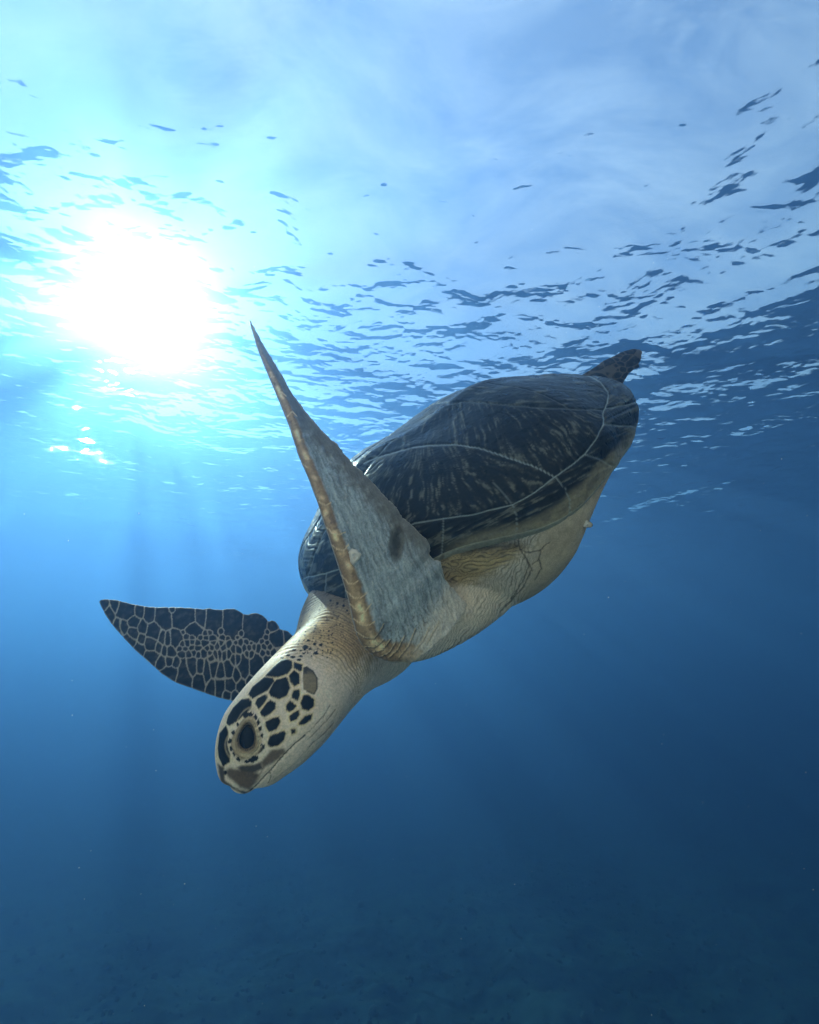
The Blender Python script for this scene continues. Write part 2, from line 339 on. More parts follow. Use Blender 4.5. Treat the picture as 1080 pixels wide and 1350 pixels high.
FR = flipper(far_bot, far_top, ([0, .4, .8, 1], [.74, .76, .82, .88]), ([0, .4, .8, 1], [.74, .79, .85, .90]),
             ([0, .1, .4, .8, 1], [.004, .008, .014, .022, .035]), 3, n=330, nj=130, camber=.02)
hind_top = [(846,466),(843,461),(835,460),(823,463),(808,470),(792,478),(785,484),(773,491),(760,500),(745,520)]
hind_bot = [(846,467),(845,474),(841,481),(843,484),(835,487),(829,492),(824,500),(818,510),(805,525),(790,540)]
FH = flipper(hind_bot, hind_top, ([0, 1], [1.10, 1.05]), ([0, 1], [1.12, 1.09]), ([0, .3, 1], [.008, .014, .04]), 4, n=120, nj=80, camber=.03)
tuck_a = [(831,590),(824,592),(812,600),(795,610),(770,620)]; tuck_b = [(832,569),(828,567),(815,570),(800,575),(775,590)]
FT = flipper(tuck_a, tuck_b, ([0, 1], [1.04, .95]), ([0, 1], [1.05, .98]), ([0, .3, 1], [.005, .012, .03]), 5, n=110, nj=70)
# shoulders: skin bulging out of the front opening
def blob(a, b, ra, rb, part, n=120, nj=110, sq=(1, 1)):
    a, b = np.array(a), np.array(b); q = np.linspace(0, 1, n); ax_ = unit(b - a); s1 = unit(np.cross(ax_, [0, .3, 1])); s2 = np.cross(ax_, s1)
    e = np.sin(np.linspace(.02, math.pi - .02, n)) ** .6; x = -np.cos(np.linspace(0, math.pi, n)) * .5 + .5
    r = (ra + (rb - ra) * x) * e; f = np.arange(nj) / nj * 2 * math.pi; L_ = np.linalg.norm(b - a)
    P = (a - ax_ * ra * .5 + ax_ * (x * (L_ + .5 * (ra + rb)))[:, None])[:, None] + s1 * (np.cos(f)[None] * r[:, None] * sq[0])[..., None] + s2 * (np.sin(f)[None] * r[:, None] * sq[1])[..., None]
    return Loft(P, part)
SH = blob(loc(535, 842, .665), loc(668, 762, .75),   .050, .049, 1, sq=(1, 1))
SF = blob(SH.P.mean((0, 1)) * [1, -1, 1] + [0, 0, .02], SH.P.mean((0, 1)) * [.4, -.8, 1] + [0, 0, .02], .045, .045, 1)
lofts = [head, torso, FL, FR, FH, FT, SH, SF]
# ---------------------------------------------------------------- one continuous skin: join the lofts, remesh, smooth the joints
VOX = .00145
vs, fs, ts, o_ = [], [], [], 0
for L in lofts:
    v, f, t3 = L.mesh(); vs.append(v); fs.append(f + o_); ts.append(t3 + o_); o_ += len(v)
vs, fs, ts = np.vstack(vs), np.vstack(fs), np.vstack(ts)
me = bpy.data.meshes.new('raw_skin'); me.from_pydata(vs.tolist(), [], fs.tolist() + ts.tolist())
ro = bpy.data.objects.new('raw_skin', me); COL.objects.link(ro)
rm = ro.modifiers.new('remesh', 'REMESH'); rm.mode = 'VOXEL'; rm.voxel_size = VOX; rm.use_smooth_shade = True
dg = bpy.context.evaluated_depsgraph_get(); em = bpy.data.meshes.new_from_object(ro.evaluated_get(dg))
bpy.data.objects.remove(ro); bpy.data.meshes.remove(me)
nv = len(em.vertices); V = np.empty(nv * 3, np.float32); em.vertices.foreach_get('co', V); V = V.reshape(-1, 3).astype(float)
ne = len(em.edges); E = np.empty(ne * 2, np.int32); em.edges.foreach_get('vertices', E); E = E.reshape(-1, 2)
deg = np.bincount(E.ravel(), minlength=nv)
def relax(A, wgt, it):
    for _ in range(it):
        S = np.stack([np.bincount(E[:, 0], A[E[:, 1], k], nv) + np.bincount(E[:, 1], A[E[:, 0], k], nv) for k in range(A.shape[1])], 1) / deg[:, None]
        A = A + (S - A) * wgt[:, None]
    return A
def ball(c, r): return sstep(r, r * .45, np.linalg.norm(V - c, axis=1))
jw = np.maximum.reduce([ball(loc(572, 808, .69), .085), ball(loc(650, 760, .74), .07), ball(loc(500, 850, .72), .035), ball(loc(705, 750, .78), .10), ball(loc(410, 862, .88), .06), ball(loc(795, 500, 1.08), .04), ball(loc(620, 830, .75), .08)])
V = relax(V, .12 + 0 * jw, 3); V = relax(V, jw * .65, 110)
# which loft each vertex came from, and its place on it
kd = kdtree.KDTree(sum(L.ni * L.nj for L in lofts) // 2 + 9); tab = []; idx = 0
for li, L in enumerate(lofts):
    Pf = L.P.reshape(-1, 3)
    sel = np.arange(len(Pf)).reshape(L.ni, L.nj)[:, (L.ni * 0)::2].ravel()
    for i in sel: kd.insert(Pf[i], idx); idx += 1
    tab.append(np.stack([np.full(len(sel), li), L.part + 0 * sel, L.S.reshape(-1)[sel], L.PH.reshape(-1)[sel], L.near.reshape(-1)[sel]], 1))
kd.balance(); tab = np.vstack(tab)
near_i = np.fromiter((kd.find(p)[1] for p in V.tolist()), np.int64, nv)
inf = tab[near_i]; part = inf[:, 1].astype(int); Sv, PHv = inf[:, 2], inf[:, 3]
mir = (inf[:, 4] < .5) | ((part == 1) & (V[:, 1] < 0))
ref = chart(V)
# far side of head/neck/torso: use the chart of the mirrored point (linear step from the nearest ring vertex's twin)
Rall = np.vstack([L.ref.reshape(-1, 2)[np.arange(L.ni * L.nj).reshape(L.ni, L.nj)[:, ::2].ravel()] for L in lofts])
ref = np.where((mir & (part == 0))[:, None], Rall[near_i], ref)
mt = mir & (part == 1); ref[mt] = chart(V[mt] * [1, -1, 1])
Pn = np.vstack([L.P.reshape(-1, 3)[np.arange(L.ni * L.nj).reshape(L.ni, L.nj)[:, ::2].ravel()] for L in lofts])[near_i]
def tangents(ax_):
    o = []
    for L in lofts:
        tg = np.gradient(L.P, axis=0) * (L.ni - 1) if ax_ == 0 else (np.roll(L.P, -1, 1) - np.roll(L.P, 1, 1)) / 2 * L.nj
        o.append(tg.reshape(-1, 3)[np.arange(L.ni * L.nj).reshape(L.ni, L.nj)[:, ::2].ravel()])
    return np.vstack(o)[near_i]
Ts_, Tf_ = tangents(0), tangents(1); dV_ = V - Pn
g11, g12, g22 = (Ts_ ** 2).sum(1), (Ts_ * Tf_).sum(1), (Tf_ ** 2).sum(1); b1, b2 = (dV_ * Ts_).sum(1), (dV_ * Tf_).sum(1); det = np.maximum(g11 * g22 - g12 ** 2, 1e-9)
Sv = Sv + np.clip((g22 * b1 - g12 * b2) / det, -.008, .008); PHv = PHv + np.clip((g11 * b2 - g12 * b1) / det, -.01, .01)
c1 = lambda pts, s_=9., ox=280., oy=920.: [(x / s_ + ox, y / s_ + oy) for x, y in pts]
c2 = lambda pts: c1(pts, 9., 340., 850.)
col = np.zeros((nv, 3)); hgt = np.zeros(nv); rough = np.full(nv, .5)
CREAM, OCHRE, DARK, SEAM = (.61, .52, .415), (.40, .27, .10), (.0045, .0045, .0055), (.58, .48, .31)
# ----- head and neck
m = part == 0; R = ref[m]; s_, f_ = Sv[m], PHv[m]; f_ = np.minimum(f_, 1 - f_) * 2; X3 = V[m]           # f_: 0 dorsal .. 1 ventral
nz1 = fbm(X3[:, 0] * 90, X3[:, 1] * 90, X3[:, 2] * 90, seed=1, oct=4); nz2 = fbm(X3[:, 0] * 400, X3[:, 1] * 400, X3[:, 2] * 400, seed=2, oct=2)
nzl = vnoise(X3[:, 0] * 45, X3[:, 1] * 45, X3[:, 2] * 45, seed=4)
neckt = sstep(.55, .66, s_ + .02 * nz1)                     # 0 head, 1 neck
c = np.tile(np.array(CREAM), (len(R), 1))
c = mixc(c, (.50, .37, .18), sstep(.86, .60, f_ + .08 * nz1) * neckt)
c = mixc(c, (.27, .205, .125), sstep(.50, .12, f_ + .10 * nz1 + (.80 - s_) * .8) * neckt)
c = mixc(c, (.19, .16, .12), sstep(.74, .84, s_ + .02 * nz1) * sstep(.75, .5, f_))
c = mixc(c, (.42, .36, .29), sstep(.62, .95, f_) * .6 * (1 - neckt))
spk = vnoise(X3[:, 0] * 330, X3[:, 1] * 330, X3[:, 2] * 330, seed=8)
c = mixc(c, (.06, .05, .04), sstep(.45, .62, spk + .15 * nz1) * neckt * sstep(.7, .35, f_) * .75)
# wrinkles run round the neck; crease shade is painted into the colour too
wr = np.sin(s_ * 300 + .9 * nzl + 5.0 * fbm(f_ * 4, s_ * 9, seed=12, oct=2)); wr2 = np.sin(s_ * 640 + 1.6 * nzl + 9 * vnoise(f_ * 12, s_ * 20, seed=14))
wst = sstep(.545, .62, s_ - .03 * sstep(.2, .0, f_)) * (.55 + .45 * sstep(-.3, .4, fbm(f_ * 3, s_ * 12, seed=15, oct=2))); ridge = 1 - np.abs(wr) ** .6
cross = np.abs(np.sin(f_ * 60 + s_ * 160 + 4 * nzl)) ** .4
wst = wst * (.45 + .55 * sstep(-.4, .4, fbm(f_ * 2.2 + 3, s_ * 10, seed=16, oct=2)))
hgt_m = -wst * (ridge * .0028 + (1 - np.abs(wr2) ** .6) * .0010)
c = mixc(c, (.075, .055, .035), wst * sstep(.25, .75, ridge) * .9); c = mixc(c, (.12, .09, .06), wst * sstep(.5, .95, 1 - np.abs(wr2) ** .6) * .55)
c = mixc(c, (.16, .12, .08), (1 - cross) * wst * .5)
# scales
sc_ = [c1([(350,20),(430,10),(470,50),(455,130),(290,280),(200,330),(170,300),(190,220),(250,120)]), c1([(165,330),(190,420),(175,560),(210,680),(205,760),(130,810),(80,700),(70,600),(90,420)]),
 c1([(570,170),(650,60),(690,30),(750,60),(745,130),(680,190),(620,225),(585,205)]), c1([(630,290),(700,250),(790,225),(805,290),(760,370),(680,400),(645,360)]), c1([(655,540),(690,450),(850,395),(870,420),(850,500),(780,560),(690,580)]),
 c1([(880,90),(925,35),(970,75),(1000,95),(960,140),(910,165),(880,140)]), c1([(915,220),(960,180),(1020,150),(1035,190),(1000,250),(930,280)]), c2([(395,1005),(440,1000),(445,1040),(405,1060)]),
 c2([(90,370),(200,250),(270,185),(340,170),(405,200),(405,270),(350,345),(230,385)]), c2([(130,570),(180,470),(220,420),(330,390),(350,400),(380,510),(340,600),(250,645),(160,610)]), c2([(-60,500),(80,385),(180,400),(195,430),(110,545),(0,600),(-60,640),(-110,590)]),
 c2([(430,210),(525,240),(520,300),(500,315),(430,275)]), c2([(370,370),(430,305),(490,350),(490,460),(430,490),(390,440)]), c2([(405,600),(430,545),(490,535),(495,600),(470,660),(410,630)]),
 c2([(510,690),(545,600),(600,600),(665,650),(660,730),(600,780),(530,760)]), c2([(490,930),(560,850),(640,825),(630,880),(560,940),(490,945)]), c2([(-30,700),(0,640),(90,590),(115,625),(60,710),(10,760)])]
hz_ = s_ < .75; Rh = R + 0
sd = np.full(len(R), 99.); 
jit = np.stack([nz2, np.roll(nz2, 7)], 1) * .12
for p_ in sc_: sd[hz_] = np.minimum(sd[hz_], poly_sd(Rh[hz_] + jit[hz_], p_))
dorsal_edge = sstep(.20, .05, f_) * sstep(.62, .56, s_) * sstep(.04, .08, s_)
halo = sstep(3.0, .8, sd); c = mixc(c, (.46, .33, .14), halo * .9 * sstep(-.5, .5, nz1 + (R[:, 0] - 360) * .02)); c = mixc(c, np.array(SEAM) * 1.1, sstep(2.2, 1.4, np.abs(sd - 1.9)) * .5 * (sd < 4))
dk = sstep(1.15, -.3, sd); c = mixc(c, DARK, dk); hgt_m = hgt_m + .0007 * sstep(1.0, -1.2, sd)
c = np.where((sd < -.5)[:, None], c + np.array([.006, .008, .010]) * np.clip(nz1 + .3, 0, 1)[:, None], c)
# big soft ear scale, beak patches, orbit dashes, nape spots
ear = poly_sd(R, c2([(540,270),(580,255),(660,310),(710,400),(710,520),(670,595),(600,570),(540,530),(530,400)])); e_ = sstep(.6, -1, ear)
c = mixc(c, (.20, .15, .075), e_ * .9); c = mixc(c, (.03, .027, .022), e_ * np.clip(sstep(-3, -.3, ear) * (R[:, 0] > 404) + sstep(893, 880, R[:, 1]) + .45 * sstep(.1, .6, nz1), 0, 1) * .9); hgt_m += .0006 * e_
for q, cc, so in ((c1([(290,820),(400,790),(500,790),(580,760),(600,840),(480,900),(350,880)]), (.012, .010, .010), 2.2), (c1([(580,760),(700,620),(850,600),(870,640),(760,740),(600,840)]), (.095, .065, .038), 2.5), (c1([(540,650),(600,560),(625,570),(600,620),(550,670)]), DARK, .5),
                  (c1([(60,780),(140,830),(150,980),(300,1090),(420,1110),(480,1080),(380,1150),(100,1000)]), (.022, .016, .012), 2.0), (c1([(150,880),(200,830),(560,900),(600,850),(520,1010),(440,1090),(330,1060),(190,940)]), (.075, .048, .026), 3)):
    c = mixc(c, cc, sstep(so, -so, poly_sd(R + jit * 4, q)) * .92)
xe = R - EYE; xr = xe[:, 0] * math.cos(ea) + xe[:, 1] * math.sin(ea); yr = -xe[:, 0] * math.sin(ea) + xe[:, 1] * math.cos(ea); er = np.sqrt((xr / (1 + .30 * np.tanh(yr / 16))) ** 2 + (yr / 1.6) ** 2) / 1.1; an = np.arctan2(yr / 1.6, xr)
c = mixc(c, (.30, .225, .13), sstep(18.5, 15, er + 1.2 * nz1)); c = mixc(c, (.12, .09, .06), sstep(18, 15, er) * sstep(.1, .9, nz1) * .6); c = mixc(c, (.02, .016, .012), sstep(11.6, 10.6, er)); c = mixc(c, (.20, .14, .07), sstep(17.5, 14, er) * sstep(.2, .7, np.sin(er * 2.1 + 1.2 * nz1 + .5 * np.sin(an * 2))) * .75)
c = mixc(c, (.64, .54, .36), sstep(2.2, .6, np.abs(er - 14.2)) * (.25 + .65 * sstep(-.5, .7, np.cos(an - .25)))); c = mixc(c, (.07, .05, .03), sstep(.9, .2, np.abs(er - 14.0)) * .6 * sstep(0, .6, np.cos(an)))
dash = (np.abs(er - 18.2 + .8 * np.sin(an * 3)) < 1.3 + 1.2 * nz1 + .6 * np.abs(np.sin(an * 2.5))) & (np.sin(an * 13 + 3.5 * np.sin(an * 2 + 1) + 2 * nz1) > -.1 + .5 * np.sin(an * 2 + .8)) ; c[dash & (s_ < .5)] = (.012, .011, .012)
c = mixc(c, (.66, .54, .34), sstep(1.2, .3, np.abs(er - 21.5)) * .35)
hgt_m += .0005 * np.sin(er * 2.1) * sstep(18, 15, er) * sstep(9, 10.5, er) + .0010 * np.exp(-((er - 11) / 1.6) ** 2)
rs = np.random.RandomState(3)
sp = [(290,155,22,10),(360,125,26,8),(415,145,30,14),(490,180,28,13),(510,135,24,11),(565,30,32,24),(690,100,26,16),(540,100,16,9),(430,60,26,9),(350,95,26,7),(620,50,20,10)]
sp = [(x / 9 + 340, y / 9 + 850, a / 9, b / 9) for x, y, a, b in sp] + [(x / 7.714 + 380, y / 7.714 + 740, a / 7.7, b / 7.7) for x, y, a, b in [(270,840,16,12),(330,850,17,13),(205,805,18,10),(175,870,28,20),(285,935,24,14),(500,425,14,12),(565,450,13,13),(430,400,10,9),(600,500,8,10),(130,905,16,8)]]
sp += [(rs.uniform(392, 440), rs.uniform(825, 868), rs.uniform(.5, 1.1), rs.uniform(.4, .9)) for _ in range(60)]
for x, y, a, b in sp:
    q = ((R[:, 0] - x) / (a + .3)) ** 2 + ((R[:, 1] - y) / (b + .3)) ** 2; c = mixc(c, (.016, .015, .014), sstep(1.25, .6, q)); hgt_m += .0003 * sstep(1.2, .5, q)
# mouth line, lower jaw, nostril
dmo = seg_dist(R, mouth); c = mixc(c, (.03, .022, .016), sstep(1.1, .35, dmo)); jaw = poly_sd(R, c1([(530,1040),(690,870),(900,650),(1080,470),(1200,430),(1180,560),(1000,760),(700,1000)])); hgt_m += .0009 * sstep(.8, -1.5, jaw)
c = mixc(c, (.52, .45, .37), sstep(.5, -.8, jaw) * .8); c = mixc(c, (.10, .08, .06), sstep(.9, .3, seg_dist(R, c1([(680,870),(695,920),(660,1010)]))) * .8)
c = mixc(c, (.015, .012, .01), sstep(1.25, .6, ((R[:, 0] - 297) / 2.4) ** 2 + ((R[:, 1] - 1019) / 3.0) ** 2)); hgt_m -= .0015 * sstep(1.3, .3, ((R[:, 0] - 297) / 2.2) ** 2 + ((R[:, 1] - 1019) / 2.8) ** 2)
for k_ in ([(445,975),(430,992),(410,1006),(390,1017)], [(452,955),(440,975),(425,990)], [(402,969),(415,957),(428,944),(436,930)], [(405,975),(420,962),(434,947),(442,935)], [(408,984),(424,970),(440,953)]):
    dk_ = seg_dist(R + nz1[:, None] * .6, k_); c = mixc(c, (.13, .10, .08), sstep(1.0, .2, dk_) * .7); hgt_m -= .0006 * np.exp(-(dk_ / 1.0) ** 2)
c = c * (1 + .10 * nz1 + .10 * nz2)[:, None]
col[m] = c; hgt[m] = hgt_m; rough[m] = np.where(sd < 0, .38, .55)
# ----- torso, shoulder, chest, belly
m = part == 1; R = ref[m]; X3 = V[m]
n1 = fbm(R[:, 0] * .05, R[:, 1] * .05, seed=31, oct=3); n3 = fbm(X3[:, 0] * 120, X3[:, 1] * 120, X3[:, 2] * 120, seed=32, oct=3)
th_ = math.radians(66) ; al = R[:, 0] * -math.cos(th_) + R[:, 1] * math.sin(th_); ac = R[:, 0] * math.sin(th_) + R[:, 1] * math.cos(th_)
ac = ac + 4 * n1 + .00035 * (al - 500) ** 2
w1 = np.abs(np.sin(ac * .62 + 2.2 * vnoise(al * .018, ac * .05, seed=33))) ** .9; w2 = np.abs(np.sin(ac * 1.1 + al * .16 + 2.0 * vnoise(al * .04, ac * .09, seed=34))) ** .8; w3 = np.abs(np.sin(al * .30 - ac * .55 + 2.4 * vnoise(al * .05, ac * .08, seed=35))) ** .5
wm_ = .25 + .75 * sstep(-.35, .45, fbm(R[:, 0] * .035, R[:, 1] * .035, seed=38, oct=2)); c = np.tile(np.array((.63, .57, .49)), (len(R), 1)); c = mixc(c, (.10, .08, .06), sstep(.35, .95, 1 - w1) * .8 * wm_); c = mixc(c, (.16, .13, .10), (1 - w2) * .6 * (1.1 - .6 * wm_)); c = mixc(c, (.22, .18, .14), (1 - w3) * .5)  # chest creases: their shade is darkened into the skin colour
hm = -.0013 * wm_ * (1 - w1) - .0007 * (1 - w2) - .0005 * (1 - w3)
# dark to ochre folds beneath the shell edge
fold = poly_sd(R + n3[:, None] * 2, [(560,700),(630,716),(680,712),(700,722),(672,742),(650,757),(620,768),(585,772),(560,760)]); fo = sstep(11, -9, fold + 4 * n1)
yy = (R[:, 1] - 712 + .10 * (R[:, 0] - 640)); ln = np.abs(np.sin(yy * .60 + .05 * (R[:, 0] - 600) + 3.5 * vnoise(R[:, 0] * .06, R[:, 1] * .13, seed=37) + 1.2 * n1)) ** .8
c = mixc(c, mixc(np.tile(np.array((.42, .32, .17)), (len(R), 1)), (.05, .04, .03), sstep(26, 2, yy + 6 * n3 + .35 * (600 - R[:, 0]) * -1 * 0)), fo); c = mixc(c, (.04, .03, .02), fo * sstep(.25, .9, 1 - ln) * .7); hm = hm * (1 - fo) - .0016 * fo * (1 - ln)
# shell bridge: smooth tan plates with dark cracks
br = sstep(684, 716, R[:, 0] + .25 * (R[:, 1] - 740) + 5 * n3); c = mixc(c, np.array((.42, .35, .26)) , br); hm *= (1 - br * .92)
for k_ in ([(683,713),(686,725),(695,738),(702,753)], [(686,725),(694,729),(702,728),(713,726),(725,715)], [(713,726),(711,738),(702,745)], [(695,738),(697,748),(690,765),(675,790)], [(711,738),(714,750),(706,765)], [(700,753),(690,775),(668,800)]):
    dd_ = seg_dist(R + n3[:, None] * .8, k_); c = mixc(c, (.05, .035, .02), sstep(1.3, .3, dd_) * .7); hm -= .0010 * np.exp(-(dd_ / 1.2) ** 2)
pl = sstep(.004, -.004, X3[:, 2] + .100 + .004 * n3) * sstep(.13, .10, np.abs(X3[:, 1])); c = mixc(c, np.array((.50, .41, .28)), pl * .8); hm *= (1 - pl * .6)
c = c * (1 + .10 * n3 + .12 * fbm(X3[:, 0] * 30, X3[:, 1] * 30, X3[:, 2] * 30, seed=36, oct=2))[:, None]
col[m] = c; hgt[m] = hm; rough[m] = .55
# ----- near flipper: underside towards us
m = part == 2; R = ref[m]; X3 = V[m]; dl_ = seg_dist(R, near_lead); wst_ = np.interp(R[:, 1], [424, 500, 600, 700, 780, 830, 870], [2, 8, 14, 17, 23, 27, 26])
n1 = fbm(R[:, 0] * .06, R[:, 1] * .06, seed=41, oct=3); n3 = fbm(X3[:, 0] * 130, X3[:, 1] * 130, X3[:, 2] * 130, seed=42, oct=3)
al = R[:, 0] * .42 + R[:, 1] * .9; ac = R[:, 0] * .9 - R[:, 1] * .42 + 1.5 * n1 + .00045 * (R[:, 1] - 640) ** 2
st1 = fbm(ac * .40, al * .040, seed=43, oct=4, gain=.72); st2 = 1 - np.abs(fbm(ac * .16, al * .045, seed=44, oct=3)) * 2.2
c = np.tile(np.array((.28, .335, .37)), (len(R), 1)); c = mixc(c, (.52, .56, .57), sstep(.1, 1., st1) * .32); c = mixc(c, (.06, .065, .065), sstep(-.1, -1., st1) * .36)  # blue-grey base: blue ambient shade put into the flipper's colour
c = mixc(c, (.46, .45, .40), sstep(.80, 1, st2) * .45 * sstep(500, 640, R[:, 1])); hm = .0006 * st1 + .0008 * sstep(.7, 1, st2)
tr_ = seg_dist(R, near_trail); c = mixc(c, (.13, .11, .085), sstep(34, 8, tr_ + 6 * n3) * sstep(760, 700, R[:, 1]) * .75)
q = ((R[:, 0] - 523 + (R[:, 1] - 715) * .05) / 7.5) ** 2 + ((R[:, 1] - 716) / 18) ** 2; c = mixc(c, (.09, .085, .07), sstep(2.6, 1.2, q) * .8); c = mixc(c, (.035, .035, .032), sstep(1.3, .1, q + .5 * n3) * .8); hm -= .002 * sstep(1.5, .3, q)
x_ = dl_ / wst_; strip = sstep(1.12, .85, x_ + .06 * n3); tb = sstep(430, 520, R[:, 1])
pt_ = sstep(-.35, .55, fbm(R[:, 0] * .05, R[:, 1] * .075, seed=45, oct=2)); sc0 = mixc(np.tile(np.array((.26, .165, .080)), (len(R), 1)), (.85, .62, .36), np.exp(-((x_ - .50 + .12 * n1) / .26) ** 2) * (.25 + .75 * pt_)); sc0 = mixc(sc0, (.07, .045, .028), sstep(.4, .9, n3 + .3 * n1) * .5 + .35 * sstep(.16, .05, x_))
c = mixc(c, sc0, strip * (.35 + .65 * tb)); hm = hm * (1 - strip) + .0008 * np.sin(np.clip(x_, 0, 1) * math.pi) * strip
f5 = lambda pts: [(x / 5.4 + 420, y / 5.4 + 660) for x, y in pts]; f2 = lambda pts: [(x / 2.7 + 300, y / 2.7 + 400) for x, y in pts]
arcs = [f5(a) for a in ([(60,190),(100,235),(150,240),(190,225)], [(95,315),(130,345),(180,355),(215,310)], [(165,530),(215,590),(260,590),(280,570)], [(195,640),(250,690),(300,690),(345,655)], [(225,735),(280,785),(330,790),(375,735)], [(250,840),(310,885),(360,885),(400,860)],
  [(255,925),(330,975),(390,980),(440,930),(465,880)], [(330,1040),(400,1040),(460,990)], [(380,1080),(450,1060),(510,990)], [(440,1110),(500,1080),(545,1010)], [(500,1115),(560,1060),(610,965)], [(570,1115),(640,1030),(690,910)], [(670,1085),(740,1000),(790,900)], [(770,1020),(830,910),(860,860)])]
arcs += [f2(a) for a in ([(178,330),(192,317),(208,330)], [(212,405),(230,385),(247,402)], [(325,706),(348,720),(368,710)], [(265,570),(285,585)], [(150,265),(165,262)])]
for ai_, a in enumerate(arcs):
    da = seg_dist(R, a); db_ = seg_dist(R - [1.6, 1.8], a)
    if 5 < ai_ < 14: c = mixc(c, (.05, .04, .03), sstep(1.5, .3, db_) * .75); hm -= .0016 * np.exp(-(db_ / 1.2) ** 2)
    c = mixc(c, (.66, .50, .30), sstep(1.2, .3, da) * .85); hm += .0004 * np.exp(-(da / 1.2) ** 2)
edge = sstep(1.6, .3, np.minimum(dl_, tr_ + .2)); c = mixc(c, (.42, .40, .34), edge * .6)
fw_ = np.abs(np.sin(ac * .55 + 2.5 * n1)) ** .8; fz_ = sstep(-60, 0, (R[:, 0] - 588) * .6 + (R[:, 1] - 800) * .8); c = mixc(c, (.06, .055, .05), fz_ * sstep(.45, .95, 1 - fw_) * .7); hm -= .0015 * fz_ * (1 - fw_)
tocream = sstep(-14, 22, (R[:, 0] - 588) * .87 + (R[:, 1] - 768) * .50 + 5 * n3); c = mixc(c, (.62, .55, .46), tocream * .6)  # edge between flipper shade and lit chest, put into the colour
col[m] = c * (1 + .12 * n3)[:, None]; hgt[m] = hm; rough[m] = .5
# ----- far flipper: dark plates with pale seams
def plates(R, seeds, jx=0):
    d1 = np.full(len(R), 1e9); d2 = d1.copy(); sz = np.ones(len(R))
    for x, y, rx, ry in seeds:
        q = np.sqrt(((R[:, 0] - x) / rx) ** 2 + ((R[:, 1] - y) / ry) ** 2); up_ = q < d1
        d2 = np.where(up_, d1, np.minimum(d2, q)); sz = np.where(up_, min(rx, ry), sz); d1 = np.where(up_, q, d1)
    return d1, d2, sz
big = [(60,95,25,22),(110,100,20,30),(165,125,35,35),(228,130,18,26),(278,145,20,34),(345,160,32,44),(440,155,46,44),(487,215,32,30),(520,152,22,44),(585,170,32,54),(673,185,38,68),(775,205,45,70),(863,198,22,30),(880,248,30,26),(930,240,15,30),(385,120,14,16),
 (205,180,24,25),(245,205,20,26),(300,225,30,35),(337,250,16,28),(366,260,15,28),(402,257,26,32),(150,205,22,30),(200,235,22,28),(240,262,15,25),(285,285,24,32),(320,302,15,22),(350,318,12,22),(377,320,16,24),(90,145,18,45),(130,215,22,40),(180,275,28,34),(228,315,25,32),(285,350,30,33),(335,375,24,25),(370,370,18,22),(402,380,16,20),
 (378,425,38,34),(440,440,35,45),(480,400,20,35),(518,398,16,30),(515,465,26,38),(550,430,17,45),(580,400,15,40),(568,490,20,35),(613,485,20,45),(613,430,17,30),(655,410,15,35),(660,480,22,30),(695,440,17,28),(712,485,20,35),(685,530,18,22),(645,525,20,18),(725,395,20,48),(758,465,20,24),(790,390,28,48),(840,360,20,26)]
for yy0 in range(228, 372, 25):
    for xx0 in range(425, 870, 25):
        x = xx0 + rs.uniform(-7, 7) + (yy0 // 25 % 2) * 12; y = yy0 + rs.uniform(-6, 6)
        if yy0 > 330 and xx0 < 560 or any(((x - a) / (c_ + 6)) ** 2 + ((y - b) / (d_ + 5)) ** 2 < 1 for a, b, c_, d_ in big): continue
        r_ = rs.uniform(10, 14); big.append((x, y, r_, r_ * (1.0 + .6 * (y > 280) * (x > 560))))
seeds = [(x / 3.6 + 120, y / 3.6 + 770, a / 3.6, b / 3.6) for x, y, a, b in big]
def plated(m, seeds, sw, gap=1.9):
    R = ref[m]; X3 = V[m]; n3 = fbm(X3[:, 0] * 150, X3[:, 1] * 150, X3[:, 2] * 150, seed=52, oct=3)
    d1, d2, sz = plates(R + n3[:, None] * .35, seeds); dist = (d2 - d1) * sz * .5
    g_ = np.maximum(sstep(sw * 1.15, sw * .45, dist), sstep(gap, gap + .15, d1))
    c = np.tile(np.array((.012, .012, .012)), (len(R), 1)) * (1.1 + 1.0 * n3)[:, None]; c = mixc(c, (.085, .075, .06), sstep(.2, .9, n3) * .4); c = mixc(c, (.42, .37, .30), g_ * .9)
    col[m] = np.maximum(c, .004); hgt[m] = .0007 * (1 - g_) + .0001 * n3; rough[m] = .42
m = part == 3; plated(m, seeds, .80)
R = ref[m]; de = np.minimum(seg_dist(R, far_top), seg_dist(R, far_bot)); col[m] = mixc(col[m], (.40, .35, .28), sstep(1.5, .4, de) * .55)
hs = [(rs.uniform(745, 850), rs.uniform(455, 525), rs.uniform(4, 6), rs.uniform(3, 4.5)) for _ in range(60)]
m = part == 4; plated(m, hs, .55, 3.); col[m] = np.maximum(col[m] * np.where(col[m].mean(1) > .08, .22, .8)[:, None], .008)
m = part == 5; col[m] = (.50, .38, .20); rough[m] = .6
